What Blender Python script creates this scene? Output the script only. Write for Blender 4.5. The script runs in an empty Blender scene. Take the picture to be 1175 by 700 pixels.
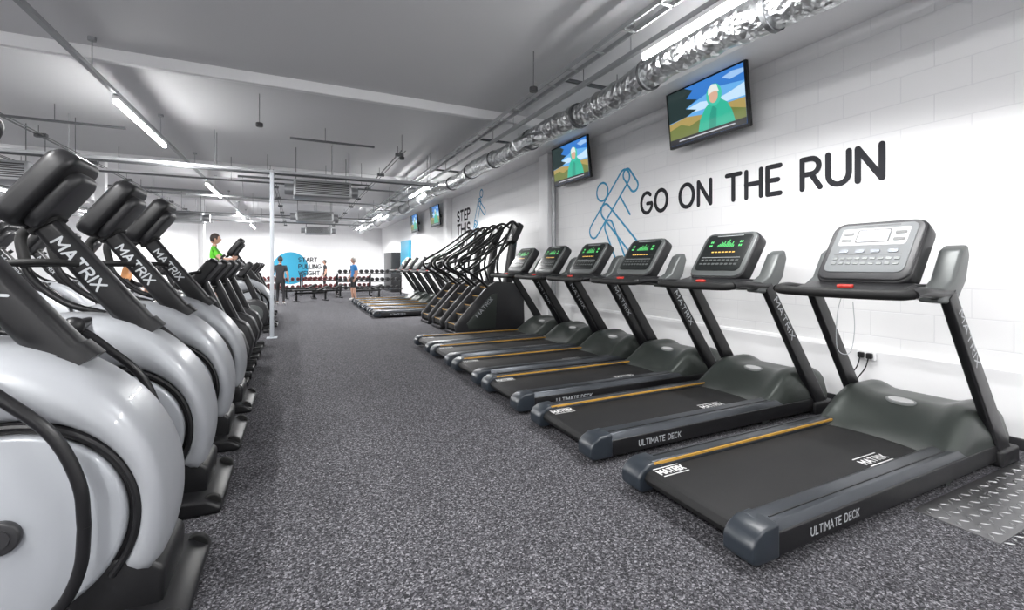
import bpy,bmesh,math,random
from mathutils import Vector,Matrix
random.seed(3)
S=bpy.context.scene
COL=S.collection
pi=math.pi
def D2R(a): return a*pi/180
# ------------------------------------------------------------ materials
def mat(name,col,rough=.5,metal=0,emit=None,es=0,spec=.5,coat=0,bump=None,var=0):
    m=bpy.data.materials.new(name); m.use_nodes=True
    nt=m.node_tree; b=nt.nodes['Principled BSDF']
    b.inputs['Base Color'].default_value=(*col,1)
    b.inputs['Roughness'].default_value=rough
    b.inputs['Metallic'].default_value=metal
    b.inputs['Specular IOR Level'].default_value=spec
    b.inputs['Coat Weight'].default_value=coat
    if emit:
        b.inputs['Emission Color'].default_value=(*emit,1); b.inputs['Emission Strength'].default_value=es
    tc=nt.nodes.new('ShaderNodeTexCoord')
    nz=nt.nodes.new('ShaderNodeTexNoise'); nz.inputs['Scale'].default_value=bump[0] if bump else 9
    nt.links.new(tc.outputs['Object'],nz.inputs['Vector'])
    mr=nt.nodes.new('ShaderNodeMapRange')
    mr.inputs['To Min'].default_value=max(0,rough-.05); mr.inputs['To Max'].default_value=min(1,rough+.06)
    nt.links.new(nz.outputs['Fac'],mr.inputs['Value']); nt.links.new(mr.outputs['Result'],b.inputs['Roughness'])
    if bump:
        bp=nt.nodes.new('ShaderNodeBump'); bp.inputs['Strength'].default_value=bump[1]; bp.inputs['Distance'].default_value=bump[2]
        nt.links.new(nz.outputs['Fac'],bp.inputs['Height']); nt.links.new(bp.outputs['Normal'],b.inputs['Normal'])
    return m
BLACK=mat('black_plastic',(.007,.007,.008),.4,spec=.4,bump=(250,.15,.002))
BLACKM=mat('black_paint_metal',(.007,.007,.008),.3,spec=.4)
RUBBER=mat('black_rubber',(.006,.006,.006),.6,spec=.35)
BELT=mat('running_belt',(.0075,.0075,.008),.62,spec=.28,bump=(400,.3,.002))
SLATE=mat('slate_plastic',(.016,.021,.028),.35)
RAIL=mat('rail_metal',(.055,.061,.07),.3,.6)
HOOD=mat('hood_satin_grey',(.048,.056,.051),.33,.35)
WING=mat('wing_grey_plastic',(.10,.108,.107),.36,.3)
SILVER=mat('silver_plastic',(.26,.27,.27),.42,.2)
WSHELL=mat('pearl_white_shell',(.325,.338,.36),.34,.1,coat=.2)
WDISC=mat('pearl_disc',(.35,.368,.395),.32,.1,coat=.2)
DGREY=mat('dark_grey_plastic',(.02,.02,.022),.4)
YEL=mat('amber_stripe',(.42,.22,.025),.5)
WHITE=mat('white_print',(.65,.65,.65),.5)
LOGOW=mat('logo_grey_print',(.42,.44,.46),.4)
WALLTXT=mat('wall_lettering',(.024,.024,.028),.8,spec=.2)
BLUE=mat('wall_blue_line',(.04,.30,.52),.7)
CYAN=mat('wall_cyan',(.015,.26,.42),.6)
RED=mat('red_plastic',(.5,.03,.02),.35)
DRED=mat('dumbbell_red',(.14,.012,.012),.4)
STEEL=mat('galvanised_steel',(.36,.37,.38),.4,.7)
DSTEEL=mat('dark_strut',(.12,.125,.13),.45,.6)
BEAM=mat('painted_beam',(.78,.78,.79),.55)
POSTM=mat('post_paint',(.5,.53,.57),.4)
TUBE=mat('lamp_tube',(1,1,1),.5,emit=(1,1,1),es=44)
LCDW=mat('display_panel_light',(.19,.20,.205),.5,0,spec=.1)
LCDD=mat('display_panel_dark',(.010,.012,.012),.3,spec=.3)
GREEN=mat('led_green',(.05,.3,.1),.5,emit=(.12,.75,.15),es=.6)
AMB=mat('led_amber',(.3,.2,.05),.5,emit=(.95,.5,.08),es=.6)
LCDBLUE=mat('lcd_blue',(.25,.28,.32),.3,emit=(.5,.6,.7),es=.4)
TEXTG=mat('panel_print',(.40,.42,.42),.4)
def floor_mat():
    m=bpy.data.materials.new('speckled_rubber_floor'); m.use_nodes=True; nt=m.node_tree; b=nt.nodes['Principled BSDF']
    tc=nt.nodes.new('ShaderNodeTexCoord')
    n1=nt.nodes.new('ShaderNodeTexVoronoi'); n1.inputs['Scale'].default_value=135
    nt.links.new(tc.outputs['Object'],n1.inputs['Vector'])
    sc=nt.nodes.new('ShaderNodeSeparateColor'); nt.links.new(n1.outputs['Color'],sc.inputs[0])
    n3=nt.nodes.new('ShaderNodeTexNoise'); n3.inputs['Scale'].default_value=55; n3.inputs['Detail'].default_value=3
    nt.links.new(tc.outputs['Object'],n3.inputs['Vector'])
    ma=nt.nodes.new('ShaderNodeMath'); ma.operation='MULTIPLY_ADD'; ma.inputs[1].default_value=.72
    mb=nt.nodes.new('ShaderNodeMath'); mb.operation='MULTIPLY_ADD'; mb.inputs[1].default_value=.9; mb.inputs[2].default_value=-.32
    nt.links.new(n3.outputs['Fac'],mb.inputs[0]); nt.links.new(sc.outputs[0],ma.inputs[0]); nt.links.new(mb.outputs[0],ma.inputs[2])
    r=nt.nodes.new('ShaderNodeValToRGB'); e=r.color_ramp.elements
    e[0].position=.20; e[0].color=(.016,.016,.018,1); e[1].position=.95; e[1].color=(.27,.265,.285,1)
    k=e.new(.40); k.color=(.038,.037,.042,1); k=e.new(.60); k.color=(.068,.067,.075,1); k=e.new(.77); k.color=(.125,.123,.134,1)
    nt.links.new(ma.outputs[0],r.inputs['Fac'])
    n2=nt.nodes.new('ShaderNodeTexNoise'); n2.inputs['Scale'].default_value=.7
    nt.links.new(tc.outputs['Object'],n2.inputs['Vector'])
    mr=nt.nodes.new('ShaderNodeMapRange'); mr.inputs['To Min'].default_value=.9; mr.inputs['To Max'].default_value=1.1
    nt.links.new(n2.outputs['Fac'],mr.inputs['Value'])
    mx=nt.nodes.new('ShaderNodeMix'); mx.data_type='RGBA'; mx.blend_type='MULTIPLY'; mx.inputs[0].default_value=1
    nt.links.new(r.outputs['Color'],mx.inputs[6]); nt.links.new(mr.outputs['Result'],mx.inputs[7])
    nt.links.new(mx.outputs[2],b.inputs['Base Color']); b.inputs['Roughness'].default_value=.9; b.inputs['Specular IOR Level'].default_value=.12
    return m
def wall_mat(name,col,ax):
    m=bpy.data.materials.new(name); m.use_nodes=True; nt=m.node_tree; b=nt.nodes['Principled BSDF']
    tc=nt.nodes.new('ShaderNodeTexCoord'); sp=nt.nodes.new('ShaderNodeSeparateXYZ'); cb=nt.nodes.new('ShaderNodeCombineXYZ')
    nt.links.new(tc.outputs['Object'],sp.inputs[0]); nt.links.new(sp.outputs[ax],cb.inputs[0]); nt.links.new(sp.outputs[2],cb.inputs[1])
    br=nt.nodes.new('ShaderNodeTexBrick'); br.inputs['Scale'].default_value=1; br.inputs['Brick Width'].default_value=.5; br.inputs['Row Height'].default_value=.25
    br.inputs['Mortar Size'].default_value=.006; br.inputs['Mortar Smooth'].default_value=.7
    br.inputs['Color1'].default_value=(*col,1); br.inputs['Color2'].default_value=(col[0]*.985,col[1]*.985,col[2]*.985,1); br.inputs['Mortar'].default_value=(col[0]*.9,col[1]*.9,col[2]*.91,1)
    nt.links.new(cb.outputs[0],br.inputs['Vector']); nt.links.new(br.outputs['Color'],b.inputs['Base Color'])
    bp=nt.nodes.new('ShaderNodeBump'); bp.invert=True; bp.inputs['Strength'].default_value=.3; bp.inputs['Distance'].default_value=.005
    nt.links.new(br.outputs['Fac'],bp.inputs['Height']); nt.links.new(bp.outputs['Normal'],b.inputs['Normal'])
    b.inputs['Roughness'].default_value=.6
    return m
def foil_mat():
    m=bpy.data.materials.new('foil_duct'); m.use_nodes=True; nt=m.node_tree; b=nt.nodes['Principled BSDF']
    b.inputs['Base Color'].default_value=(.55,.56,.57,1); b.inputs['Metallic'].default_value=1; b.inputs['Roughness'].default_value=.3
    tc=nt.nodes.new('ShaderNodeTexCoord'); v=nt.nodes.new('ShaderNodeTexVoronoi'); v.inputs['Scale'].default_value=18
    wv=nt.nodes.new('ShaderNodeTexWave'); wv.bands_direction='Y'; wv.inputs['Scale'].default_value=2.2; wv.inputs['Distortion'].default_value=9; wv.inputs['Detail'].default_value=4
    nz=nt.nodes.new('ShaderNodeTexNoise'); nz.inputs['Scale'].default_value=9; nz.inputs['Detail'].default_value=5; nz.inputs['Distortion'].default_value=1.5
    for q in (nz,v,wv): nt.links.new(tc.outputs['Object'],q.inputs['Vector'])
    ad=nt.nodes.new('ShaderNodeMath'); nt.links.new(v.outputs['Distance'],ad.inputs[0]); nt.links.new(nz.outputs['Fac'],ad.inputs[1])
    ad2=nt.nodes.new('ShaderNodeMath'); nt.links.new(ad.outputs[0],ad2.inputs[0]); nt.links.new(wv.outputs['Fac'],ad2.inputs[1])
    bp=nt.nodes.new('ShaderNodeBump'); bp.inputs['Strength'].default_value=.8; bp.inputs['Distance'].default_value=.025
    nt.links.new(ad2.outputs[0],bp.inputs['Height']); nt.links.new(bp.outputs['Normal'],b.inputs['Normal'])
    return m
FLOORM=floor_mat(); WALLY=wall_mat('painted_block_wall_y',(.86,.86,.865),1); WALLX=wall_mat('painted_block_wall_x',(.84,.84,.85),0)
CEILM=mat('ceiling_paint',(.66,.66,.67),.6); SOFF=mat('soffit_white',(.84,.84,.85),.6)
FOIL=foil_mat()
# ------------------------------------------------------------ geometry primitives -> (V,F)
def prism(P,ax,a0,a1):
    n=len(P)
    def q(p,a):
        return {'y':(p[0],a,p[1]),'x':(a,p[0],p[1]),'z':(p[0],p[1],a)}[ax]
    V=[q(p,a0) for p in P]+[q(p,a1) for p in P]
    F=[list(range(n))[::-1],list(range(n,2*n))]+[[i,(i+1)%n,(i+1)%n+n,i+n] for i in range(n)]
    return V,F
def box(x0,x1,y0,y1,z0,z1):
    return prism([(x0,z0),(x1,z0),(x1,z1),(x0,z1)],'y',y0,y1)
def rrect(w,h,r,n=5):
    o=[]
    for cx,cy,a in ((w/2-r,h/2-r,0),(-w/2+r,h/2-r,90),(-w/2+r,-h/2+r,180),(w/2-r,-h/2+r,270)):
        for i in range(n+1):
            t=D2R(a+90*i/n); o.append((cx+r*math.cos(t),cy+r*math.sin(t)))
    return o
def slabp(P,c,U,V,t0,t1):
    c=Vector(c);U=Vector(U).normalized();V=Vector(V).normalized();N=U.cross(V)
    n=len(P)
    A=[tuple(c+U*p[0]+V*p[1]+N*t0) for p in P]+[tuple(c+U*p[0]+V*p[1]+N*t1) for p in P]
    F=[list(range(n))[::-1],list(range(n,2*n))]+[[i,(i+1)%n,(i+1)%n+n,i+n] for i in range(n)]
    return A,F
def slab(c,U,V,w,h,t0,t1,r=.02):
    return slabp(rrect(w,h,r),c,U,V,t0,t1)
def flat(P,c,U,V,off):
    c=Vector(c);U=Vector(U).normalized();V=Vector(V).normalized();N=U.cross(V)
    return [tuple(c+U*p[0]+V*p[1]+N*off) for p in P],[list(range(len(P)))]
def catmull(P,k=6):
    P=[Vector(p) for p in P]
    if len(P)<3: return P
    Q=[P[0]*2-P[1]]+P+[P[-1]*2-P[-2]]; o=[]
    for i in range(1,len(Q)-2):
        a,b,c,d=Q[i-1],Q[i],Q[i+1],Q[i+2]
        for j in range(k):
            t=j/k
            o.append(.5*((2*b)+(c-a)*t+(2*a-5*b+4*c-d)*t*t+(3*b-3*c+d-a)*t**3))
    o.append(P[-1]); return o
def tube(P,r,n=10,k=6,smooth=True,sq=(1,1)):
    Q=catmull(P,k) if smooth else [Vector(p) for p in P]
    m=len(Q); R=r if callable(r) else (lambda t:r)
    V=[];F=[]
    T=(Q[1]-Q[0]).normalized(); up=Vector((0,0,1)) if abs(T.z)<.9 else Vector((0,1,0))
    A=T.cross(up).normalized()
    for i,p in enumerate(Q):
        t=(Q[min(i+1,m-1)]-Q[max(i-1,0)]).normalized()
        A=(A-t*A.dot(t)).normalized(); B=t.cross(A); rr=R(i/(m-1))
        for j in range(n):
            a=2*pi*j/n; V.append(tuple(p+A*math.cos(a)*rr*sq[0]+B*math.sin(a)*rr*sq[1]))
    for i in range(m-1):
        for j in range(n):
            F.append([i*n+j,i*n+(j+1)%n,(i+1)*n+(j+1)%n,(i+1)*n+j])
    F.append(list(range(n))[::-1]); F.append([(m-1)*n+j for j in range(n)])
    return V,F
def ell(c,r,nu=14,nv=9):
    V=[(c[0],c[1],c[2]-r[2])];F=[]
    for i in range(1,nv):
        ph=-pi/2+pi*i/nv
        for j in range(nu):
            a=2*pi*j/nu; V.append((c[0]+r[0]*math.cos(ph)*math.cos(a),c[1]+r[1]*math.cos(ph)*math.sin(a),c[2]+r[2]*math.sin(ph)))
    V.append((c[0],c[1],c[2]+r[2])); L=len(V)-1
    for j in range(nu): F.append([0,1+(j+1)%nu,1+j]); F.append([L,L-nu+j,L-nu+(j+1)%nu])
    for i in range(nv-2):
        for j in range(nu):
            a=1+i*nu; F.append([a+j,a+(j+1)%nu,a+nu+(j+1)%nu,a+nu+j])
    return V,F
def cyl(c,ax,r,h,n=24,r2=None):
    P=[(math.cos(2*pi*i/n)*r,math.sin(2*pi*i/n)*r) for i in range(n)]
    U,V={'x':((0,1,0),(0,0,1)),'y':((0,0,1),(1,0,0)),'z':((1,0,0),(0,1,0))}[ax]
    return slabp(P,c,U,V,-h/2,h/2)
def beam(p0,p1,w0,w1,t,side=(0,1,0),r=.3):
    p0=Vector(p0);p1=Vector(p1);d=(p1-p0).normalized();s=Vector(side).normalized();u=d.cross(s).normalized()
    V=[];F=[];n=0
    for p,w in ((p0,w0),(p1,w1)):
        R=rrect(w,t,min(w,t)*r,4); n=len(R)
        for a in R: V.append(tuple(p+u*a[0]+s*a[1]))
    F=[[i,(i+1)%n,(i+1)%n+n,i+n] for i in range(n)]+[list(range(n))[::-1],list(range(n,2*n))]
    return V,F
def merge(L):
    V=[];F=[]
    for v,f in L:
        o=len(V); V+=list(v); F+=[[i+o for i in x] for x in f]
    return V,F
def make(name,vf,m,bevel=0,seg=3,smooth=True,ang=38,recalc=True):
    if isinstance(vf,list): vf=merge(vf)
    me=bpy.data.meshes.new(name); bm=bmesh.new()
    vs=[bm.verts.new(v) for v in vf[0]]
    for f in vf[1]:
        try: bm.faces.new([vs[i] for i in f])
        except Exception: pass
    if recalc: bmesh.ops.recalc_face_normals(bm,faces=bm.faces)
    if bevel:
        es=[e for e in bm.edges if len(e.link_faces)==2 and e.calc_face_angle(0)>.6]
        bmesh.ops.bevel(bm,geom=es,offset=bevel,segments=seg,profile=.5,affect='EDGES',clamp_overlap=True)
    bm.to_mesh(me); bm.free()
    if smooth:
        me.polygons.foreach_set('use_smooth',[True]*len(me.polygons))
        me.set_sharp_from_angle(angle=D2R(ang))
    me.materials.append(m); return me
class Kit:
    def __init__(s): s.p=[]
    def add(s,name,vf,m,bevel=0,**k): s.p.append((name,make(name,vf,m,bevel,**k))); return s
def place(kit,name,loc,rot=(0,0,0),skip=()):
    e=bpy.data.objects.new(name,None); e.empty_display_size=.2; COL.objects.link(e); e.location=loc; e.rotation_euler=rot
    for n,me in kit.p:
        if n in skip: continue
        o=bpy.data.objects.new(n,me); COL.objects.link(o); o.parent=e
    return e
def single(name,vf,m,bevel=0,loc=(0,0,0),**k):
    o=bpy.data.objects.new(name,make(name,vf,m,bevel,**k)); COL.objects.link(o); o.location=loc; return o
# ------------------------------------------------------------ stroke lettering
def arc(cx,cy,rx,ry,a0,a1,n=14):
    return [(cx+rx*math.cos(D2R(a0+(a1-a0)*i/n)),cy+ry*math.sin(D2R(a0+(a1-a0)*i/n))) for i in range(n+1)]
LT={
'A':(.7,[[(0,0),(.35,1),(.7,0)],[(.12,.33),(.58,.33)]]),
'C':(.66,[arc(.38,.5,.38,.5,50,310)]),
'D':(.66,[[(0,0),(0,1),(.25,1)]+arc(.25,.5,.41,.5,90,-90)+[(0,0)]]),
'E':(.5,[[(.5,1),(0,1),(0,0),(.5,0)],[(0,.5),(.42,.5)]]),
'G':(.76,[arc(.4,.5,.4,.5,48,345)+[(.76,.46),(.45,.46)]]),
'H':(.64,[[(0,0),(0,1)],[(.64,0),(.64,1)],[(0,.5),(.64,.5)]]),
'I':(.0,[[(0,0),(0,1)]]),
'K':(.6,[[(0,0),(0,1)],[(.58,1),(0,.42)],[(.2,.6),(.6,0)]]),
'L':(.48,[[(0,1),(0,0),(.48,0)]]),
'M':(.8,[[(0,0),(0,1),(.4,.35),(.8,1),(.8,0)]]),
'N':(.66,[[(0,0),(0,1),(.66,0),(.66,1)]]),
'O':(.8,[arc(.4,.5,.4,.5,0,360,26)]),
'P':(.55,[[(0,0),(0,1),(.28,1)]+arc(.28,.74,.27,.26,90,-90)+[(0,.48)]]),
'R':(.6,[[(0,0),(0,1),(.3,1)]+arc(.3,.74,.27,.26,90,-90)+[(0,.48)],[(.3,.48),(.6,0)]]),
'S':(.56,[arc(.28,.74,.27,.26,35,270,12)+arc(.28,.25,.28,.25,90,-150,12)]),
'T':(.64,[[(0,1),(.64,1)],[(.32,1),(.32,0)]]),
'U':(.64,[[(0,1),(0,.34)]+arc(.32,.34,.32,.34,180,360)+[(.64,1)]]),
'W':(.95,[[(0,1),(.24,0),(.475,.9),(.71,0),(.95,1)]]),
'X':(.64,[[(0,0),(.64,1)],[(0,1),(.64,0)]]),
'Y':(.66,[[(0,1),(.33,.5),(.66,1)],[(.33,.5),(.33,0)]]),
' ':(.3,[])}
def strokes(lines,w,c,U,V,off,caps=12,dz=None):
    c=Vector(c);U=Vector(U).normalized();W=Vector(V).normalized();N=U.cross(W)
    if dz is None: dz=w*.0009
    st=[0]
    def q(p): return tuple(c+U*p[0]+W*p[1]+N*(off+st[0]))
    vs=[];fs=[]
    for li,L in enumerate(lines):
        st[0]=(li%3)*dz*60
        for i in range(len(L)-1):
            a=Vector(L[i]);b=Vector(L[i+1]);d=b-a
            if d.length<1e-7: continue
            d.normalize();n=Vector((-d.y,d.x))*w/2
            st[0]+=dz
            o=len(vs); vs+=[q(a-n),q(b-n),q(b+n),q(a+n)]; fs.append([o,o+1,o+2,o+3])
        for p in L:
            st[0]+=dz
            o=len(vs)
            vs+=[q((p[0]+math.cos(2*pi*j/caps)*w/2,p[1]+math.sin(2*pi*j/caps)*w/2)) for j in range(caps)]
            fs.append(list(range(o,o+caps)))
    return vs,fs
def text(s,h,w,c,U,V,off=.001,width=None,gap=.26):
    x=0;L=[]
    for ch in s:
        cw,ps=LT[ch]
        for p in ps: L.append([(x+a[0],a[1]) for a in p])
        x+=cw+gap
    x-=gap; sx=(width/(x)) if width else h
    return strokes([[(a[0]*sx,a[1]*h) for a in l] for l in L],w,c,U,V,off)

# ============================================================ ROOM
XR=5.2; ZC=4.06; Y0=-4; Y1=31; XL=-12.5
single('floor',box(XL-.2,XR+.2,Y0-.2,Y1+.2,-.1,0),FLOORM,smooth=False)
single('ceiling',box(XL-.2,XR+.2,Y0-.2,Y1+.2,ZC,ZC+.1),CEILM,smooth=False)
single('wall_right',box(XR,XR+.2,Y0,Y1,0,ZC),WALLY,smooth=False)
single('wall_left',box(XL-.2,XL,Y0,Y1,0,ZC),WALLY,smooth=False)
single('wall_far',box(XL,XR,Y1,Y1+.2,0,ZC),WALLX,smooth=False)
single('wall_near',box(XL,XR,Y0-.2,Y0,0,ZC),WALLX,smooth=False)
single('trim_1',box(4.56,XR,Y0,Y1,3.93,ZC),SOFF,.01)
single('trim_2',prism([(XR,0),(XR-.05,0),(XR-.05,.6),(XR-.035,.63),(XR,.64)],'y',Y0,8.4),SOFF,smooth=False)
single('baseboard_right',box(XR-.075,XR-.05,Y0,8.3,0,.09),DGREY,.004)
single('baseboard_far',box(XL,XR,Y1-.02,Y1,0,.12),DGREY,.004)
single('wall_pilaster',box(XR-.22,XR,8.55,8.95,0,3.93),SOFF,.01)
single('wall_pilaster',box(XR-.22,XR,15.9,16.3,0,3.93),SOFF,.01)
single('drain_pipe',tube([(XR-.1,8.48,0),(XR-.1,8.48,3.93)],.045,smooth=False),STEEL)
for y in (.5,7.0,13.4,19.8,26.2):
    single('ceiling_beam',box(XL,4.56,y-.05,y+.05,3.91,ZC),BEAM,.008)
def strut(y,z,x0,x1,r=.022,m=None):
    L=[box(x0,x1,y-r,y+r,z-r,z+r)]
    x=x0+.6
    while x<x1:
        L.append(tube([(x,y,z),(x,y,ZC-.001)],.006,n=6,smooth=False)); x+=2.1
    single('conduit_strut',merge(L),m or DSTEEL,smooth=False)
strut(10.2,3.345,XL,3.0,.025,STEEL); strut(10.45,3.34,XL,3.0,.018); strut(11.95,3.5,-1.2,1.7); strut(12.6,3.5,XL,2.8,.02)
strut(15.2,3.45,XL,2.8,.02); strut(18.6,3.3,XL,2.8,.02); strut(21,3.45,XL,2.8,.03,STEEL); strut(23.3,3.45,XL,2.8,.03)
strut(9.2,3.8,-.1,1.4,.018); strut(14.2,3.8,-9,-.5,.03,BEAM); strut(9.7,3.78,XL,-2.6,.018); strut(17,3.8,-9,-2.4,.03)
def lconduit(x,z,y0,y1):
    L=[tube([(x,y0,z),(x,y1,z)],.014,n=8,smooth=False),tube([(x+.08,y0,z),(x+.08,y1,z)],.010,n=8,smooth=False)]
    y=y0+.4
    while y<y1:
        L.append(box(x-.05,x+.12,y-.05,y+.05,z-.035,z+.035)); L.append(tube([(x,y,z),(x,y,ZC-.001)],.006,n=6,smooth=False)); y+=2.4
    single('conduit_run',merge(L),DSTEEL,smooth=False)
lconduit(-4.3,3.87,8.5,30); lconduit(-.6,3.87,12.8,30); lconduit(2.0,3.87,9.5,30); lconduit(-5.9,3.87,9.5,30)
single('steel_post',merge([box(-.47,-.40,10.16,10.24,0,3.319),box(-.53,-.34,10.1,10.3,0,.015)]),POSTM,.004)
for x,y in ((-4.4,14.6),(-3.4,21.5),(-8.5,17.5)):
    single('support_column',box(x-.1,x+.1,y-.1,y+.1,0,ZC),BEAM,.01)
# foil duct
P=[]; y=-1.5
DZ=3.60
while y<29.5:
    P.append((3.62+.03*math.sin(y*1.3),y,DZ+.035*math.sin(y*2.1+1))); y+=.35
rnd=[random.uniform(-.010,.010) for _ in range(1500)]
dv=tube(P,lambda t:.16+rnd[int(t*1400)]+.006*math.sin(t*560),n=20,k=3)
duct=Kit(); duct.add('foil_skin',dv,FOIL)
duct.add('clamp_bands',[tube([(3.62+.03*math.sin(yy*1.3),yy-.02,DZ+.035*math.sin(yy*2.1+1)),(3.62+.03*math.sin(yy*1.3),yy+.02,DZ+.035*math.sin(yy*2.1+1))],.178,n=20,smooth=False) for yy in [1.0+1.45*i for i in range(19)]],DSTEEL)
H=[]
for i in range(10):
    yy=1.9+3*i
    H+= [box(3.1,4.2,yy-.02,yy+.02,3.82,3.86),tube([(3.4,yy,3.84),(3.4,yy,ZC)],.006,n=6,smooth=False),tube([(3.95,yy,3.84),(3.95,yy,ZC)],.006,n=6,smooth=False)]
duct.add('hanger_struts',H,DSTEEL,smooth=False)
duct.add('branch_spigots',[tube([(3.62,yy,3.54),(3.3,yy+.1,3.45),(3.1,yy+.15,3.33)],.08,n=14) for yy in (6.2,11.5,17)],FOIL)
place(duct,'foil_ventilation_duct',(0,0,0))
def track(x,z,name='lighting_and_fill_track',m=DSTEEL):
    L=[box(x-.025,x+.025,-3.5,30,z-.02,z+.03)]
    for i in range(12): L.append(tube([(x,-2+2.9*i,z),(x,-2+2.9*i,ZC)],.006,n=6,smooth=False)); L.append(cyl((x,-2+2.9*i,ZC-.02),'z',.04,.04,12))
    single(name,merge(L),m,smooth=False)
LK=Kit(); LK.add('housing',box(-.035,.035,-1.22,1.22,0,.05),SOFF,.008); LK.add('tube_lamp',tube([(0,-1.2,-.03),(0,1.2,-.03)],.028,n=8,smooth=False),TUBE)
def lamp(x,y,z,w=150):
    e=place(LK,'batten_and_fill_light',(x,y,z))  # shared by the real battens and the added fill lamps
    l=bpy.data.lights.new('lamp_glow','AREA'); l.shape='RECTANGLE'; l.size=.09; l.size_y=2.4; l.energy=w; l.color=(1,.995,.99)
    o=bpy.data.objects.new('lamp_glow',l); COL.objects.link(o); o.parent=e; o.location=(0,0,-.062)
track(-2.1,3.68,m=STEEL); track(3.25,3.72,m=STEEL); track(-7.4,3.68)  # the far-left track is made up, it carries the fill row
for y in (-1.8,2.0,8.65,15.2,22,28): lamp(-2.1,y,3.6,150 if y<10 else 230)  # first one sits behind the camera, an unseen lamp added as fill
for y in (-1.8,2.4,13.0,20.8,27): lamp(3.25,y,3.64,60 if y<3 else 190)  # first one is likewise added behind the camera to brighten the near end
for y in (-1,5,11,17,23,28.5): lamp(-7.4,y,3.6,230)  # invented row, added only because the room needed more light
single('cable_tray',merge([box(2.9,2.92,-2,29,3.78,3.83),box(3.05,3.07,-2,29,3.78,3.83)]+[box(2.9,3.07,-2+.5*i,-1.97+.5*i,3.78,3.79) for i in range(62)]),STEEL,smooth=False)
AC=Kit(); AC.add('casing',box(-.6,.6,-.4,.4,0,.36),STEEL,.02); AC.add('front_grille',[box(-.55,.55,-.415,-.4,.05+.04*i,.07+.04*i) for i in range(7)],DGREY)
AC.add('end_spigots',[cyl((-.68,0,.18),'x',.13,.2),cyl((.68,0,.18),'x',.13,.2)],STEEL)
AC.add('hanger_rods',[tube([(x,y,.36),(x,y,1.055)],.008,n=6,smooth=False) for x in (-.55,.55) for y in (-.35,.35)],DSTEEL)
for x,y in ((.55,11.3),(.6,17.5),(-3.6,19.5),(-5,11.6),(1,24.2)): place(AC,'air_conditioning_unit',(x,y,3.0))
SM=Kit(); SM.add('rod',tube([(0,0,.05),(0,0,.5)],.006,n=6,smooth=False),DSTEEL); SM.add('sensor_head',cyl((0,0,.03),'z',.05,.06,16),DGREY,.008)
for x,y in ((-1.3,4.4),(2.6,4.8),(1.9,9),(-.5,7.8),(-3.8,8.8)): place(SM,'ceiling_sensor',(x,y,ZC-.5))
# ------------------------------------------------------------ wall graphics
WU=(0,-1,0);WV=(0,0,1)
single('wall_lettering_slogan',text('GO ON THE RUN',.33,.060,(XR-.001,5.82,2.32),WU,WV,.0005,width=3.42),WALLTXT,smooth=False,recalc=False)
def capsule(a,b,r,n=12):
    a=Vector(a);b=Vector(b);d=(b-a);t=math.degrees(math.atan2(d.y,d.x))
    o=arc(b.x,b.y,r,r,t-90,t+90,n)+arc(a.x,a.y,r,r,t+90,t+270,n); o.append(o[0]); return o
ic=[arc(.42,1.52,.17,.17,0,360,28),capsule((1.05,1.68),(.16,.80),.14),capsule((.52,1.15),(1.33,.42),.13),capsule((1.12,1.72),(1.3,1.5),.1),
    [(.95,1.35),(1.2,1.02)],capsule((.62,.85),(1.12,-.05),.12)]
single('wall_graphic_runner',strokes(ic,.038,(XR-.001,7.3,1.32),WU,WV,.0005),BLUE,smooth=False,recalc=False)
for i,s in enumerate(('STEP','THIS','WAY')):
    single('wall_lettering_step',text(s,.34,.08,(XR-.001,15.3,3.02-.47*i),WU,WV,.0005,width=1.3 if s!='WAY' else 1.1),WALLTXT,smooth=False,recalc=False)
ic2=[arc(.9,1.5,.12,.12,0,360,20),capsule((.75,1.25),(.4,.6),.12),capsule((.4,.6),(.75,.25),.1),capsule((.75,1.2),(1.15,.9),.08),capsule((.35,.5),(.1,.0),.1)]
single('wall_graphic_stepper',strokes(ic2,.045,(XR-.001,13.9,2.2),WU,WV,.0005),BLUE,smooth=False,recalc=False)
EU=(1,0,0)
single('wall_graphic_disc',flat([(math.cos(2*pi*i/40)*1.0,math.sin(2*pi*i/40)*1.0) for i in range(40)],(-.3,Y1-.01,1.3),EU,WV,.002),CYAN,smooth=False,recalc=False)
for i,s in enumerate(('START','PULLING','WEIGHT')):
    single('wall_lettering_weight',text(s,.25,.045,(.15,Y1-.02,1.7-.42*i),EU,WV,.004),WALLTXT,smooth=False,recalc=False)
single('wall_panel_blue',box(XR-.12,XR,22.4,24.4,1.2,2.75),CYAN,.01)
single('wall_cabinet',box(XR-.5,XR,25,27.2,0,2.2),DGREY,.01)
SK=Kit(); SK.add('back_box',slab((0,0,0),(1,0,0),(0,0,1),.16,.09,0,.03,.01),SOFF,.004)
SK.add('plugs',[slab((x,-.03,0),(1,0,0),(0,0,1),.05,.055,0,.035,.012) for x in (-.035,.038)],BLACK,.004)
SK.add('cables',[tube([(x,-.06,-.01),(x-.02,-.08,-.12),(x-.09,-.1,-.28),(x-.05,-.12,-.5)],.006,n=8) for x in (-.035,.038)],BLACK)
for y in (2.5,): place(SK,'wall_socket',(XR-.055,y,.56),(0,0,-pi/2))
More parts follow.
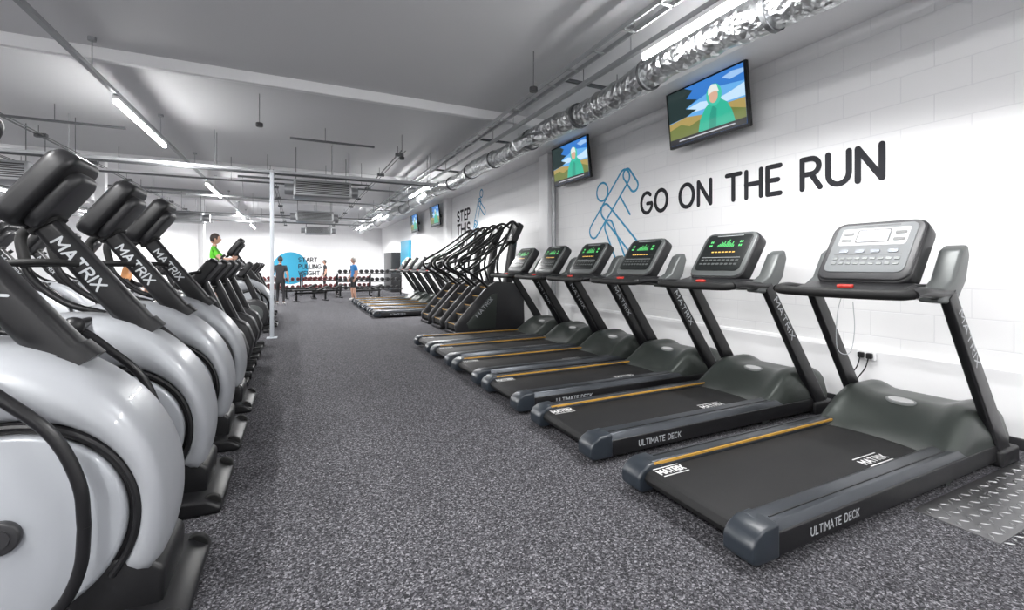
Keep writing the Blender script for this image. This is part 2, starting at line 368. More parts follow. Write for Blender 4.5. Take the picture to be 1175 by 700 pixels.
# ------------------------------------------------------------ TV
TV=Kit()
TV.add('shell',slab((0,0,0),(1,0,0),(0,0,1),1.29,.80,-.05,0,.015),BLACK,.006)
TV.add('bracket',[box(-.25,.25,.05,.08,-.2,.2),box(-.06,.06,.06,.27,-.06,.06)],DSTEEL,.004)
def em(n,c,s=.75): return mat(n,(0,0,0),.3,emit=c,es=s)
TU,TVV=(1,0,0),(0,0,1)
def scr(n,P,m,o): TV.add(n,flat(P,(0,0,0),TU,TVV,o),m,smooth=False,recalc=False)
scr('picture_sky',[(-.61,-.36),(.61,-.36),(.61,.37),(-.61,.37)],em('tv_sky',(.03,.17,.55)),.001)
scr('picture_sky_low',[(-.61,-.1),(.61,-.1),(.61,.16),(.2,.22),(-.2,.12),(-.61,.1)],em('tv_sky2',(.12,.38,.75)),.0015)
scr('picture_cloud',[(-.5,.02),(-.3,.08),(-.05,.11),(.2,.06),(.4,.09),(.61,.14),(.61,-.02)],em('tv_cloud',(.5,.7,.88)),.002)
scr('picture_cloud_high',[(.3,.3),(.45,.33),(.61,.31),(.61,.26),(.42,.24)],em('tv_cloud2',(.3,.5,.8)),.002)
scr('picture_trees',[(-.61,.37),(-.3,.37),(-.16,.3),(-.28,.22),(-.1,.16),(-.3,.09),(-.12,.03),(-.3,-.02),(-.61,-.04)],em('tv_tree',(.015,.03,.03)),.0025)
scr('picture_dune',[(-.61,-.05),(-.3,-.02),(0,-.07),(.3,-.03),(.61,-.04),(.61,-.3),(-.61,-.3)],em('tv_dune',(.38,.28,.09)),.003)
scr('picture_grass',[(-.61,-.14),(-.4,-.1),(-.25,-.16),(-.1,-.12),(.2,-.16),(.4,-.1),(.61,-.17),(.61,-.3),(-.61,-.3)],em('tv_grass',(.14,.17,.04)),.0035)
scr('picture_jacket',[(-.12,-.3),(-.07,-.12),(.02,.0),(.09,.05),(.27,.05),(.36,-.02),(.42,-.14),(.46,-.3)],em('tv_jacket',(.03,.42,.28)),.004)
scr('picture_jacket_fold',[(.05,-.3),(.09,-.1),(.14,.0),(.2,-.05),(.17,-.3)],em('tv_jacket2',(.02,.28,.2)),.0043)
scr('picture_hood',[(.17+.12*math.cos(a*pi/10),.13+.14*math.sin(a*pi/10)) for a in range(20)],em('tv_hood',(.05,.5,.36)),.0045)
scr('picture_face',[(.16+.07*math.cos(a*pi/10),.12+.09*math.sin(a*pi/10)) for a in range(20)],em('tv_face',(.62,.38,.27)),.005)
scr('picture_hat',[(.08,.15),(.09,.23),(.15,.27),(.22,.25),(.25,.15),(.2,.17),(.14,.17)],em('tv_hat',(.7,.75,.72)),.0055)
scr('picture_bar',[(-.61,-.36),(.61,-.36),(.61,-.28),(-.61,-.28)],em('tv_bar',(.01,.01,.012)),.006)
scr('picture_progress',[(-.45,-.325),(.45,-.325),(.45,-.31),(-.45,-.31)],em('tv_prog',(.5,.5,.55)),.0065)
for y,z in ((4.28,3.54),(7.54,3.5),(17.2,3.4),(20.6,3.4)):
    place(TV,'wall_television',(XR-.30,y,z),(D2R(6),0,-pi/2))
# ------------------------------------------------------------ TREADMILL
def treadmill_kit(light):
    K=Kit()
    K.add('side_rail_tops',[prism([(-.455,.15),(-.43,.197),(-.33,.207),(-.302,.19),(-.302,.15)],'x',.1,2.3),prism([(.455,.15),(.43,.197),(.33,.207),(.302,.19),(.302,.15)][::-1],'x',.1,2.3)],RAIL,.006)
    K.add('side_panels',[prism([(-.462,.04),(-.462,.155),(-.30,.155),(-.30,.04)],'x',.08,2.82),prism([(.30,.04),(.30,.155),(.462,.155),(.462,.04)],'x',.08,2.82)],BLACK,.006)
    caps=[]
    for s in (-1,1):
        Q=[(-.03,.06),(-.03,.13),(.0,.17),(.06,.2),(.17,.205),(.17,.035),(.0,.035)]
        a,b=sorted((s*.30,s*.468)); caps.append(prism(Q,'y',a,b))
    K.add('rear_end_caps',caps,SLATE,.014)
    K.add('rail_edge_lines',[box(.18,2.0,s*.40-.004,s*.40+.004,.2,.2035) for s in (-1,1)],BLACK)
    K.add('amber_stripes',[box(.1,2.0,.301,.312,.19,.2045)],YEL)
    K.add('running_belt',prism([(2.1,.172),(.07,.172),(.03,.16),(.01,.125),(.03,.09),(.07,.075),(2.1,.075)],'y',-.296,.296),BELT,.004)
    K.add('under_frame',box(.15,2.75,-.29,.29,.045,.1),BLACKM,.01)
    K.add('levelling_feet',[cyl((x,s*.38,.024),'z',.035,.046,16) for x in (.3,2.6) for s in (-1,1)],RUBBER)
    nx,ny=22,26;V=[];F=[]
    for i in range(nx+1):
        for j in range(ny+1):
            y=-.455+.91*j/ny; ay=abs(y)/.455
            xs=1.86+.10*(1-ay**2)
            x=xs+(2.84-xs)*i/nx; t=(x-xs)/(2.84-xs)
            s=min(1,t/.55); s=s*s*(3-2*s)
            z=.175+.225*s-.05*max(0,(t-.8)/.2)**2
            z+=.045*math.exp(-((ay-.72)/.16)**2)*s
            z-=(.16*max(0,(ay-.86)/.14)**2)
            V.append((x,y,z))
    n=(nx+1)*(ny+1); idx=lambda i,j:i*(ny+1)+j
    for i in range(nx):
        for j in range(ny): F.append([idx(i,j),idx(i+1,j),idx(i+1,j+1),idx(i,j+1)])
    bd=[idx(0,j) for j in range(ny+1)]+[idx(i,ny) for i in range(1,nx+1)]+[idx(nx,j) for j in range(ny-1,-1,-1)]+[idx(i,0) for i in range(nx-1,0,-1)]
    o=len(V)
    for b in bd: V.append((V[b][0],V[b][1],.09))
    m=len(bd)
    for k in range(m): F.append([bd[k],bd[(k+1)%m],o+(k+1)%m,o+k])
    F.append([o+k for k in range(m)])
    K.add('motor_hood',(V,F),HOOD,ang=50)
    K.add('hood_badge',slabp([(math.cos(a*pi/12)*.05,math.sin(a*pi/12)*.10) for a in range(24)],(2.36,0,.385),(1,0,.25),(0,1,0),-.012,.008),SILVER,.002)
    K.add('hood_badge_inlay',slabp([(math.cos(a*pi/12)*.036,math.sin(a*pi/12)*.083) for a in range(24)],(2.36,0,.386),(1,0,.25),(0,1,0),.004,.010),WHITE,.001)
    K.add('uprights',[beam((2.76,s*.445,.05),(1.95,s*.43,1.26),.17,.12,.06) for s in (-1,1)],BLACKM)
    K.add('upright_feet',[box(2.6,2.9,s*.445-.05,s*.445+.05,.0,.12) for s in (-1,1)],BLACK,.02)
    d=Vector((2.76-1.95,0,.05-1.26)).normalized(); up=Vector((-d.z,0,d.x))
    st=Vector((1.95,-.432-.031,1.26))+d*.13-up*.027
    K.add('upright_logo_near',text('MATRIX',.052,.010,st+Vector((0,-.006,0)),d,up,.004,width=.46),LOGOW,smooth=False,recalc=False)
    L=[]
    for s in (-1,1):
        a,b=sorted((s*.325,s*.455))
        L.append(prism([(1.80,1.21),(2.02,1.19),(2.16,1.34),(2.22,1.52),(2.19,1.60),(2.10,1.56),(1.98,1.36),(1.84,1.29)],'y',a,b))
    K.add('side_wings',L,WING,.022)
    hb=[]
    for s in (-1,1):
        hb.append(tube([(2.0,s*.41,1.27),(1.8,s*.42,1.27),(1.62,s*.43,1.285),(1.50,s*.42,1.27)],.042,n=12,sq=(1.2,.8)))
    K.add('handle_arms',hb,BLACK)
    K.add('front_grip_bar',tube([(1.52,-.43,1.275),(1.47,-.38,1.265),(1.47,-.2,1.26),(1.47,0,1.258),(1.47,.2,1.26),(1.47,.38,1.265),(1.52,.43,1.275)],.034,n=12),RUBBER)
    K.add('accessory_tray',prism([(1.52,1.235),(2.05,1.215),(2.1,1.32),(1.78,1.33),(1.52,1.28)],'y',-.34,.34),BLACK,.018)
    c=Vector((1.91,0,1.56)); U=(0,-1,0); W=Vector((.33,0,.48)).normalized()
    K.add('console_shell',slab(c,U,W,.62,.56,-.13,0,.09),BLACK,.02)
    K.add('console_bezel',slab(c+W*.005,U,W,.6,.53,-.05,.012,.085),DGREY if light else WING,.012)
    K.add('display_panel',slab(c+W*.02,U,W,.52,.44,0,.018,.05),LCDW if light else LCDD,.004)
    Lb=[]
    for r_ in range(2):
        for k in range(9): Lb.append(slab(c+Vector(U)*(-.2+.05*k)+W*(-.08-.045*r_),U,W,.034,.022,.018,.022,.006))
    K.add('keypad_buttons',Lb,WING,.001,seg=1)
    g=[];rd=[]
    h=[2,3,5,4,6,3,5,7,4,3,5,2]
    for k in range(12):
        for j in range(h[k]):
            P=rrect(.012,.009,.002,1); g.append(flat([(a[0]-.09+.016*k,a[1]+.09+.013*j) for a in P],c,U,W,.0195))
    for sx in (-.19,.15):
        for k in range(4): g.append(flat([(a[0]+sx+.02*(k%2),a[1]+.1+.045*(k//2)) for a in rrect(.014,.024,.002,1)],c,U,W,.0195))
    for k in range(7): rd.append(flat([(a[0]-.12+.04*k,a[1]+.02) for a in rrect(.028,.014,.002,1)],c,U,W,.0195))
    if light:
        K.add('display_surround',slab(c+W*.12,U,W,.44,.16,.018,.02,.02),SILVER)
        K.add('lcd_window',slab(c+W*.125,U,W,.2,.10,.02,.023,.01),LCDBLUE)
        K.add('lcd_frame',slab(c+W*.125,U,W,.22,.12,.02,.0215,.012),DGREY)
        K.add('side_readouts',[slab(c+W*(.12+dz_)+Vector(U)*sx,U,W,.07,.025,.02,.022,.006) for sx in (-.17,.17) for dz_ in (-.03,.03)],LCDD)
        K.add('quick_keys',[slab(c+Vector(U)*sx+W*(-.015),U,W,.06,.03,.018,.023,.012) for sx in (-.16,-.05,.05,.16)],RAIL)
    else:
        K.add('led_profile',g,GREEN,smooth=False,recalc=False); K.add('led_readout',rd,AMB,smooth=False,recalc=False)
    K.add('panel_lines',[flat([(a[0],a[1]-.045) for a in rrect(.44,.005,.001,1)],c,U,W,.0192),flat([(a[0],a[1]+.222) for a in rrect(.3,.008,.001,1)],c,U,W,.0192)],DGREY if light else TEXTG,smooth=False,recalc=False)
    K.add('stop_button',slab((1.60,0,1.295),(0,-1,0),(1,0,.2),.10,.045,0,.02,.015),RED,.005)
    if light: K.add('safety_cord',tube([(1.62,.02,1.28),(1.56,.03,1.1),(1.60,.05,.85),(1.62,-.02,.83),(1.60,-.06,1.0),(1.58,-.06,1.2)],.0028,n=6),LOGOW)
    K.add('deck_lettering',text('ULTIMATE DECK',.042,.0065,(.42,-.463,.075),(1,0,0),(0,0,1),.001),LOGOW,smooth=False,recalc=False)
    K.add('belt_logo_front',[text('MATRIX',.05,.011,(1.36,-.25,.172),(1,0,0),(0,1,0),.001,width=.26),strokes([[(0,-.026),(.26,-.026)],[(0,.078),(.26,.078)]],.009,(1.36,-.25,.172),(1,0,0),(0,1,0),.001)],WHITE,smooth=False,recalc=False)
    K.add('belt_logo_rear',[text('MATRIX',.05,.012,(.075,.215,.172),(1,0,0),(0,1,0),.001,width=.2),strokes([[(0,-.024),(.2,-.024)],[(0,.072),(.2,.072)]],.009,(.075,.215,.172),(1,0,0),(0,1,0),.001)],WHITE,smooth=False,recalc=False)
    return K
TA=treadmill_kit(True); TB=treadmill_kit(False)
for i,y in enumerate((1.86,3.13,4.33,5.43,6.52,7.6)): place(TA if i==0 else TB,'treadmill',(1.94,y,0))
for i,y in enumerate((13.2,14.35,15.5,16.65,17.8)): place(TB,'treadmill',(1.94,y,0))
def cheq():
    L=[]
    for i in range(22):
        for j in range(6):
            x=3.34+i*.066; y=.98+j*.066
            if y>1.33: continue
            a=45 if (i+j)%2 else -45
            d=Vector((math.cos(D2R(a)),math.sin(D2R(a)),0)); n=Vector((-d.y,d.x,0)); c=Vector((x,y,.006))
            P=[c-d*.026,c-n*.008,c+d*.026,c+n*.008]; T=[c-d*.018+Vector((0,0,.003)),c-n*.004+Vector((0,0,.003)),c+d*.018+Vector((0,0,.003)),c+n*.004+Vector((0,0,.003))]
            L.append(([tuple(p) for p in P+T],[[0,1,5,4],[1,2,6,5],[2,3,7,6],[3,0,4,7],[4,5,6,7]]))
    return L
CP=Kit(); CH=mat('bright_aluminium',(.7,.7,.71),.28,1); CH2=mat('dull_aluminium_ground',(.2,.2,.205),.4,1); CP.add('plate',box(3.3,4.8,1.0,1.37,.0,.006),CH2,.001); CP.add('raised_lugs',cheq(),CH,smooth=False)
place(CP,'chequer_plate_cover',(0,0,0))
# ------------------------------------------------------------ ELLIPTICAL
def elliptical_kit():
    K=Kit(); ci=(-.50,.48); co=(-.74,.46); R=.72; ri=.385
    N=40;M=20;V=[];F=[]
    for i in range(N+1):
        th=D2R(-38+168*i/N); dx,dz=math.cos(th),math.sin(th)
        ox,oz=ci[0]-co[0],ci[1]-co[1]; b=ox*dx+oz*dz; s=-b+math.sqrt(b*b-(ox*ox+oz*oz-R*R))
        taper=min(1,(N-i)/5+.35)*min(1,i/4+.5)
        mid=(ri+s)/2;hr=(s-ri)/2
        for j in range(M):
            a=2*pi*j/M; e=.5
            u=math.copysign(abs(math.cos(a))**e,math.cos(a)); v=math.copysign(abs(math.sin(a))**e,math.sin(a))
            w=.225*(1-.25*max(0,u)**2)
            r=mid+hr*u; V.append((ci[0]+dx*r,v*w*taper,ci[1]+dz*r))
    for i in range(N):
        for j in range(M): F.append([i*M+j,i*M+(j+1)%M,(i+1)*M+(j+1)%M,(i+1)*M+j])
    F.append(list(range(M))[::-1]); F.append([N*M+j for j in range(M)])
    K.add('outer_shell',(V,F),WSHELL,ang=70)
    K.add('flywheel_core',cyl((ci[0],0,ci[1]),'y',.40,.36,48),BLACK,.015)
    K.add('side_discs',[cyl((ci[0],s*.19,ci[1]),'y',.355,.05,64) for s in (-1,1)],WDISC,.02)
    K.add('hub_caps',[cyl((ci[0],s*.225,ci[1]),'y',.06,.03,28) for s in (-1,1)],DGREY,.008)
    K.add('hub_badges',[cyl((ci[0]+.0,s*.242,ci[1]),'y',.035,.006,20) for s in (-1,1)],DGREY)
    K.add('lower_body',prism([(-.04,.05),(-.03,.22),(-.12,.30),(-.9,.30),(-1.95,.16),(-1.95,.05)],'y',-.19,.19),BLACK,.02)
    K.add('rear_body',prism([(-.6,.2),(-1.35,.18),(-1.28,.5),(-1.05,.95),(-.85,1.1),(-.6,1.05)],'y',-.15,.15),DGREY,.04)
    for nm,sy in (('shell_seam',-1),('shell_seam_far',1)):
        K.add(nm,tube([(ci[0]+.385*math.cos(D2R(a)),sy*.2,ci[1]+.385*math.sin(D2R(a))) for a in range(-38,131,12)],.014,n=8),BLACK)
    K.add('front_foot',prism([(-.34,0),(.05,0),(.06,.035),(-.02,.085),(-.3,.10)],'y',-.34,.34),BLACK,.02)
    K.add('rear_foot',prism([(-2.0,0),(-1.8,0),(-1.82,.07),(-1.98,.07)],'y',-.36,.36),BLACK,.015)
    K.add('front_wheels',[cyl((.0,s*.28,.05),'y',.05,.04,18) for s in (-1,1)],RUBBER,.006)
    T=Vector((-.85,0,1.72));B=Vector((-.36,0,1.03))
    K.add('console_mast',beam(B,T,.15,.12,.13,r=.28),BLACKM)
    K.add('mast_collar',beam(B+(T-B)*.0,B+(T-B)*.09,.19,.17,.16,r=.3),BLACK)
    d=(B-T).normalized(); up=Vector((-d.z,0,d.x))
    K.add('mast_logo',text('MATRIX',.055,.0115,T+d*.15-up*.028+Vector((0,-.066,0)),d,up,.001,width=.34),LOGOW,smooth=False,recalc=False)
    U=(0,-1,0);W=Vector((.36,0,.5)).normalized();c=Vector((-.84,0,1.90))
    K.add('console_shell',slab(c,U,W,.42,.48,-.09,.03,.09),BLACK,.035,seg=4)
    K.add('console_back_hump',slab(c-W*.02,U,W,.30,.38,-.15,-.06,.09),DGREY,.035,seg=4)
    K.add('console_screen',slab(c+W*.03,U,W,.34,.34,.03,.036,.03),LCDD)
    K.add('neck_bellows',[beam(T-d*(.035*i-.06),T-d*(.035*i-.04),.165,.165,.165,r=.3) for i in range(4)],RUBBER)
    ha=[]
    for s in (-1,1):
        ha.append(tube([(-.245,s*.30,.5),(-.26,s*.30,.66),(-.33,s*.30,.84),(-.46,s*.30,.99),(-.61,s*.29,1.12),(-.85,s*.29,1.22),(-1.02,s*.30,1.40),(-1.06,s*.31,1.62)],.021,n=12))
        ha.append(tube([(-.245,s*.30,.5),(-.255,s*.30,.36),(-.30,s*.29,.24),(-.38,s*.27,.15)],.021,n=12))
    K.add('swing_arms',ha,BLACKM)
    K.add('swing_grips',[tube([(-1.03,s*.30,1.44),(-1.06,s*.31,1.62),(-1.0,s*.30,1.70)],.028,n=12) for s in (-1,1)],RUBBER)
    K.add('pivot_knobs',[ell((-.61,s*.31,1.13),(.05,.05,.05)) for s in (-1,1)],BLACK)
    K.add('pivot_axle',cyl((-.61,0,1.13),'y',.03,.6,16),BLACKM)
    for nm,s in (('fixed_handlebar',1),('fixed_handlebar_near',-1)):
        K.add(nm,tube([(-.68,s*.06,1.46),(-.77,s*.2,1.47),(-1.0,s*.25,1.46),(-1.25,s*.24,1.48)],.02,n=10),RUBBER)
    K.add('pedal_arms',[tube([(-.8,s*.26,.4),(-1.2,s*.27,.36),(-1.75,s*.27,.25)],.028,n=10) for s in (-1,1)],BLACKM)
    K.add('foot_plates',[prism([(-1.1,.40),(-1.1,.45),(-1.5,.37),(-1.52,.33)],'y',s*.27-.09,s*.27+.09) for s in (-1,1)],RUBBER,.01)
    return K
EK=elliptical_kit()
for i in range(4): place(EK,'elliptical_trainer',(-.45,2.45+1.0*i,0))
place(EK,'elliptical_trainer',(-.45,12.3,0))
for i in range(6): place(EK,'elliptical_trainer',(-3.2,7.2+1.1*i,0))
# ------------------------------------------------------------ EXERCISE BIKE
def bike_kit():
    K=Kit()
    K.add('drive_shroud',prism([(-.08,.15),(-.03,.4),(-.1,.62),(-.28,.74),(-.5,.7),(-.72,.48),(-.8,.25),(-.75,.12)],'y',-.13,.13),DGREY,.045)
    K.add('shroud_inlay',[cyl((-.34,s*.13,.4),'y',.2,.03,32) for s in (-1,1)],WING,.01)
    K.add('floor_beam',box(-1.35,0,-.05,.05,.03,.12),BLACKM,.015)
    K.add('feet',[box(x-.06,x+.06,-.3,.3,0,.07) for x in (-.08,-1.3)],BLACK,.018)
    K.add('console_mast',beam((-.25,0,.62),(-.50,0,1.24),.13,.1,.1),BLACKM)
    W=Vector((.3,0,.4)).normalized(); c=Vector((-.52,0,1.38))
    K.add('console_shell',slab(c,(0,-1,0),W,.40,.40,-.1,.02,.07),BLACK,.025)
    K.add('console_screen',slab(c+W*.03,(0,-1,0),W,.34,.28,.02,.026,.02),LCDD)
    K.add('handlebars',[tube([(-.47,0,1.16),(-.56,s*.2,1.17),(-.72,s*.24,1.2),(-.69,s*.23,1.33),(-.5,s*.2,1.38)],.02,n=10) for s in (-1,1)],RUBBER)
    K.add('seat_post',beam((-.8,0,.2),(-.98,0,.9),.09,.06,.06),STEEL)
    K.add('saddle',prism([(-1.12,-.12),(-1.15,0),(-1.12,.12),(-1.0,.1),(-.86,.035),(-.82,0),(-.86,-.035),(-1.0,-.1)],'z',.89,.96),RUBBER,.022)
    K.add('crank',[tube([(-.48,s*.16,.33),(-.48+s*.1,s*.17,.33+s*.13)],.016,n=8,smooth=False) for s in (-1,1)],STEEL)
    K.add('pedals',[box(-.53+s*.1,-.43+s*.1,min(s*.17,s*.28),max(s*.17,s*.28),.31+s*.13,.345+s*.13) for s in (-1,1)],BLACK,.008)
    return K
BK=bike_kit()
for y in (6.5,7.35,8.2,9.05,11.3,13.4,14.3,15.2): place(BK,'exercise_bike',(-.5,y,0))
for y in (15.6,16.6,17.6): place(BK,'exercise_bike',(-3.2,y,0))
# ------------------------------------------------------------ STAIR CLIMBER
def climber_kit():
    K=Kit()
    pr=[(.02,.06),(0,.22),(.16,.4),(.72,1.0),(.95,1.12),(1.45,1.06),(1.6,.9),(1.62,.06)]
    K.add('side_panels',[prism(pr,'y',-.37,-.27),prism(pr,'y',.27,.37)],DGREY,.03)
    K.add('panel_trims',[prism([(.3,.12),(.25,.24),(.8,.84),(.95,.86),(.9,.12)],'y',s*.37-.008,s*.37+.008) for s in (-1,1)],HOOD,.005)
    st=[]
    for i in range(5): st.append(box(.05+.19*i,.30+.19*i,-.27,.27,.1,.22+.19*i))
    K.add('steps',st,RUBBER,.012)
    K.add('step_edges',[box(.045+.19*i,.055+.19*i,-.265,.265,.21+.19*i,.222+.19*i) for i in range(5)],YEL)
    K.add('inner_body',box(1.0,1.58,-.27,.27,.06,1.05),BLACK,.03)
    K.add('base_frame',box(0,1.7,-.36,.36,0,.07),BLACKM,.01)
    K.add('console_mast',beam((1.35,0,1.0),(1.52,0,2.1),.2,.14,.18),BLACKM)
    W=Vector((.25,0,.5)).normalized(); c=Vector((1.46,0,2.2))
    K.add('console_shell',slab(c,(0,-1,0),W,.52,.5,-.12,.02,.09),BLACK,.03)
    K.add('console_screen',slab(c+W*.02,(0,-1,0),W,.36,.26,.02,.026,.02),LCDD)
    h=[]
    for s in (-1,1):
        h.append(tube([(.75,s*.33,.98),(.45,s*.36,1.22),(.12,s*.38,1.42),(.12,s*.38,1.6),(.55,s*.37,1.86),(1.05,s*.34,2.22),(1.35,s*.28,2.42),(1.55,s*.2,2.3)],.03,n=12))
        h.append(tube([(1.05,s*.33,1.08),(.95,s*.36,1.4),(1.0,s*.36,1.7),(1.2,s*.34,2.1),(1.35,s*.28,2.38)],.027,n=10))
        h.append(tube([(.40,s*.38,1.28),(.75,s*.37,1.45),(1.1,s*.33,1.8),(1.4,s*.1,2.0)],.027,n=10))
        h.append(tube([(.12,s*.38,1.5),(.5,s*.37,1.62),(.95,s*.35,1.9),(1.3,s*.25,2.2)],.022,n=10))
    K.add('handrails',h,BLACKM)
    K.add('side_logo',text('MATRIX',.08,.015,(.5,-.379,.36),(.68,0,.73),(-.73,0,.68),.002,width=.5),LOGOW,smooth=False,recalc=False)
    return K
CK=climber_kit()
for y in (9.2,10.25,11.3): place(CK,'stair_climber',(2.95,y,0))
# ------------------------------------------------------------ weights area
def rack_kit(w,rows=2):
    K=Kit(); fr=[]
    for x in (-w/2,0,w/2): fr.append(beam((x,.25,0),(x,-.05+.25,1.0),.07,.07,.07)); fr.append(box(x-.04,x+.04,-.3,.35,0,.06))
    K.add('frame',fr,BLACKM)
    K.add('shelves',[box(-w/2,w/2,-.25+.1*r,.15+.1*r,.3+.38*r,.34+.38*r) for r in range(rows)],DGREY,.008)
    a=[];b=[]
    for r in range(rows):
        n=int(w/.24)
        for k in range(n):
            x=-w/2+.15+.24*k; R=.085; z=.34+.38*r+R
            a+= [cyl((x,-.05+.1*r+s*.12,z),'y',R,.1,10) for s in (-1,1)]; b.append(cyl((x,-.05+.1*r,z),'y',.02,.2,6))
            b+= [cyl((x,-.05+.1*r+s*.176,z),'y',R*.62,.012,10) for s in (-1,1)]
    K.add('dumbbell_heads',a,DRED if rows==2 else BLACK); K.add('dumbbell_handles',b,BLACK)
    return K
RK=rack_kit(3.4); RK2=rack_kit(3,3)
place(RK,'dumbbell_rack',(2.0,25.5,0)); place(RK2,'dumbbell_rack',(3.2,22.3,0)); place(RK,'dumbbell_rack',(-2.4,27,0))
place(RK,'dumbbell_rack',(.2,24.2,0))
BN=Kit(); BN.add('pads',[slab((-.3,0,.45),(1,0,0),(0,1,0),.9,.28,-.03,.03,.06),slab((.42,0,.5),(.9,0,.35),(0,1,0),.5,.28,-.03,.03,.06)],RUBBER,.015)
BN.add('frame',[box(-.7,.6,-.03,.03,.3,.38),box(-.65,-.58,-.03,.03,0,.42),box(.5,.57,-.03,.03,0,.42),box(-.66,-.57,-.25,.25,0,.05),box(.49,.58,-.25,.25,0,.05)],BLACKM,.006)
for x,y in ((.6,20.2),(1.3,21.6),(.2,22.2),(2.9,20.9)): place(BN,'weight_bench',(x,y,0),(0,0,.3))
# ------------------------------------------------------------ PEOPLE
SKIN=mat('skin',(.5,.28,.2),.5); HAIR=mat('dark_hair',(.03,.02,.015),.6); GREYH=mat('grey_hair',(.35,.33,.3),.6)
def human(name,loc,rz,shirt,bottom,hair,pose=None,long=False,shoe=None):
    J={'pelvis':((0,0,.95),(.115,.15)),'spine':((0,0,1.12),(.105,.135)),'chest':((0,0,1.32),(.12,.16)),'nb':((0,0,1.47),(.06,.075)),'neck':((.01,0,1.57),(.052,.052)),
       }
    for s,t in ((1,'L'),(-1,'R')):
        J['sh'+t]=((0,s*.17,1.42),(.062,.062)); J['el'+t]=((-.03,s*.25,1.15),(.043,.043)); J['wr'+t]=((.08,s*.26,.92),(.029,.029)); J['pa'+t]=((.11,s*.26,.85),(.022,.036))
        J['hi'+t]=((0,s*.09,.88),(.09,.09)); J['kn'+t]=((.03,s*.11,.5),(.058,.058)); J['an'+t]=((-.02,s*.12,.1),(.04,.04)); J['to'+t]=((.14,s*.14,.045),(.038,.038))
    if pose:
        for k,v in pose.items(): J[k]=(v,J[k][1])
    names=list(J); ix={n:i for i,n in enumerate(names)}
    E=[('pelvis','spine'),('spine','chest'),('chest','nb'),('nb','neck')]
    for t in 'LR': E+=[('chest','sh'+t),('sh'+t,'el'+t),('el'+t,'wr'+t),('wr'+t,'pa'+t),('pelvis','hi'+t),('hi'+t,'kn'+t),('kn'+t,'an'+t),('an'+t,'to'+t)]
    me=bpy.data.meshes.new(name+'_body'); me.from_pydata([J[n][0] for n in names],[(ix[a],ix[b]) for a,b in E],[])
    ob=bpy.data.objects.new('tmp_body',me); COL.objects.link(ob)
    ob.modifiers.new('k','SKIN')
    for i,n in enumerate(names):
        sv=me.skin_vertices[0].data[i]; sv.radius=J[n][1]; sv.use_root=(n=='pelvis')
    sb=ob.modifiers.new('s','SUBSURF'); sb.levels=2; sb.render_levels=2
    bpy.context.view_layer.update(); dg=bpy.context.evaluated_depsgraph_get()
    bm_=bpy.data.meshes.new_from_object(ob.evaluated_get(dg)); bpy.data.objects.remove(ob)
    bm_.materials.clear()
    for m in (shirt,bottom,SKIN,shoe or WHITE): bm_.materials.append(m)
    def seg(p,a,b):
        a=Vector(J[a][0]);b=Vector(J[b][0]);d=b-a;t=max(0,min(1,(p-a).dot(d)/d.length_squared)); return (p-a-d*t).length,t
    for f in bm_.polygons:
        p=f.center; best=min(((seg(p,a,b),(a,b)) for a,b in E),key=lambda q:q[0][0]); t=best[0][1];a,b=best[1]
        mi=0
        if b=='neck': mi=2 if t>.35 else 0
        elif a.startswith('sh'): mi=0 if t<.6 else 2
        elif a.startswith('el') or a.startswith('wr'): mi=2
        elif b.startswith('hi') or (a=='pelvis' and t<.25): mi=1
        elif a.startswith('hi'): mi=1 if (long or t<.85) else 2
        elif a.startswith('kn'): mi=(1 if long and t<.9 else 2) if t<.93 else 3
        elif a.startswith('an'): mi=3
        f.material_index=mi; f.use_smooth=True
    e=bpy.data.objects.new(name,None); COL.objects.link(e); e.location=loc; e.rotation_euler=(0,0,rz)
    def child(n,me): o=bpy.data.objects.new(n,me); COL.objects.link(o); o.parent=e
    child('body',bm_)
    hx,hy,hz=Vector(J['neck'][0])+Vector((.02,0,.10))
    V,F=ell((hx,hy,hz),(.098,.077,.118),20,14)
    V=[(v[0]-(.02 if v[2]<hz-.05 and v[0]<hx else 0),hy+(v[1]-hy)*(1 if v[2]>hz-.03 else .82),v[2]) for v in V]
    child('head',make('head',(V,F),SKIN,ang=80))
    child('face_features',make('face_features',[ell((hx+.098,hy,hz-.015),(.018,.012,.022),8,6)]+[ell((hx,hy+s*.078,hz-.01),(.02,.01,.03),8,6) for s in (-1,1)],SKIN))
    child('eyes_and_brows',make('eyes_and_brows',[ell((hx+.088,hy+s*.03,hz+.01),(.008,.011,.007),8,6) for s in (-1,1)]+[ell((hx+.09,hy+s*.03,hz+.03),(.006,.016,.004),8,6) for s in (-1,1)],HAIR))
    child('mouth',make('mouth',ell((hx+.085,hy,hz-.058),(.008,.022,.006),8,6),RED))
    V,F=ell((hx-.012,hy,hz+.018),(.104,.086,.118),18,12)
    V=[(min(v[0],hx+.055) if v[2]<hz+.06 else v[0],v[1],max(v[2],hz-.02) if v[0]>hx-.02 else v[2]) for v in V]
    child('hair',make('hair',(V,F),hair,ang=80))
    fg=[]
    for t in 'LR':
        s=1 if t=='L' else -1
        pa=Vector(J['pa'+t][0]);d=(pa-Vector(J['wr'+t][0])).normalized(); side=Vector((1,0,0)); side=(side-d*side.dot(d)).normalized() if abs(d.x)<.9 else Vector((0,0,1)); inn=Vector((0,-s,0))
        for k,(o,l) in enumerate(((-.028,.06),(-.009,.072),(.01,.076),(.029,.066))):
            a=pa+side*o; fg.append(tube([a,a+d*(l*.6)+inn*.006,a+d*l+inn*.022],lambda q:.0095-.002*q,n=6,k=3))
        a=pa-d*.035+side*.025; fg.append(tube([a,a+side*.03+d*.02,a+side*.035+d*.045+inn*.01],.0095,n=6,k=3))
    child('fingers',make('fingers',fg,SKIN))
    return e
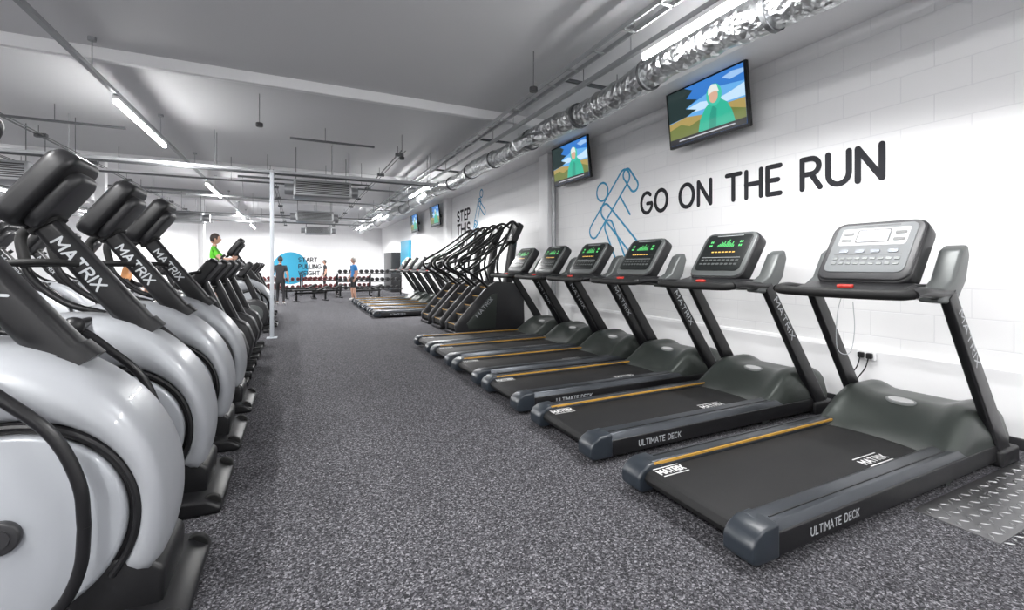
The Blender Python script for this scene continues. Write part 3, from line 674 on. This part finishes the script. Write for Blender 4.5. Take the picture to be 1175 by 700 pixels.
SB=mat('blue_tshirt',(.015,.16,.42),.8); SG=mat('green_tshirt',(.12,.6,.03),.8); SBk=mat('black_cloth',(.015,.015,.018),.8); SO=mat('orange_top',(.55,.25,.1),.8)
human('man_in_blue_tshirt',(2.16,19.6,0),D2R(200),SB,SBk,GREYH)
human('man_in_black_top',(1.55,28.8,0),D2R(190),SBk,SBk,HAIR,long=True)
human('gym_goer_standing',(-.52,18.4,0),D2R(80),SBk,SBk,HAIR,pose={'knL':(.16,.11,.5),'anL':(.12,.12,.1),'toL':(.28,.13,.05)},long=True)
stand={}
for s,t in ((1,'L'),(-1,'R')):
    stand['hi'+t]=(-.02,s*.10,.88); stand['kn'+t]=(.10 if s>0 else .06,s*.2,.50); stand['an'+t]=(-.04 if s>0 else -.1,s*.26,.10); stand['to'+t]=(.10,s*.27,.05)
    stand['el'+t]=(.16,s*.27,1.2); stand['wr'+t]=(.36,s*.29,1.2); stand['pa'+t]=(.42,s*.29,1.22)
human('exerciser_in_green_tshirt',(-.45-1.25,12.3,.40),0,SG,SBk,HAIR,pose=stand)
seat={}
for s,t in ((1,'L'),(-1,'R')):
    seat['hi'+t]=(0,s*.09,.98); seat['kn'+t]=(.42,s*.13,.88 if s>0 else .72); seat['an'+t]=(.40,s*.22,.50 if s>0 else .30); seat['to'+t]=(.54,s*.22,.47 if s>0 else .27)
    seat['sh'+t]=(.10,s*.17,1.5); seat['el'+t]=(.20,s*.24,1.28); seat['wr'+t]=(.32,s*.24,1.22); seat['pa'+t]=(.37,s*.235,1.24)
seat.update({'pelvis':(0,0,1.03),'spine':(.02,0,1.2),'chest':(.08,0,1.41),'nb':(.12,0,1.56),'neck':(.14,0,1.66)})
human('rider_in_orange_top',(-3.2-.99,15.6,0),0,SO,SBk,HAIR,pose=seat)

# ------------------------------------------------------------ camera / render look
cam=bpy.data.cameras.new('camera'); co=bpy.data.objects.new('camera',cam); COL.objects.link(co)
cam.sensor_width=36; cam.lens=36*515/1175; cam.shift_y=-45/1175
co.location=(0,0,1.45); co.rotation_euler=(pi/2,0,-D2R(25.7)); cam.clip_start=.05
S.camera=co
w=bpy.data.worlds.new('world'); S.world=w; w.use_nodes=True; w.node_tree.nodes['Background'].inputs[0].default_value=(.8,.85,.9,1); w.node_tree.nodes['Background'].inputs[1].default_value=.3
S.view_settings.view_transform='Standard'; S.view_settings.look='None'; S.view_settings.exposure=.58; S.view_settings.gamma=1.05
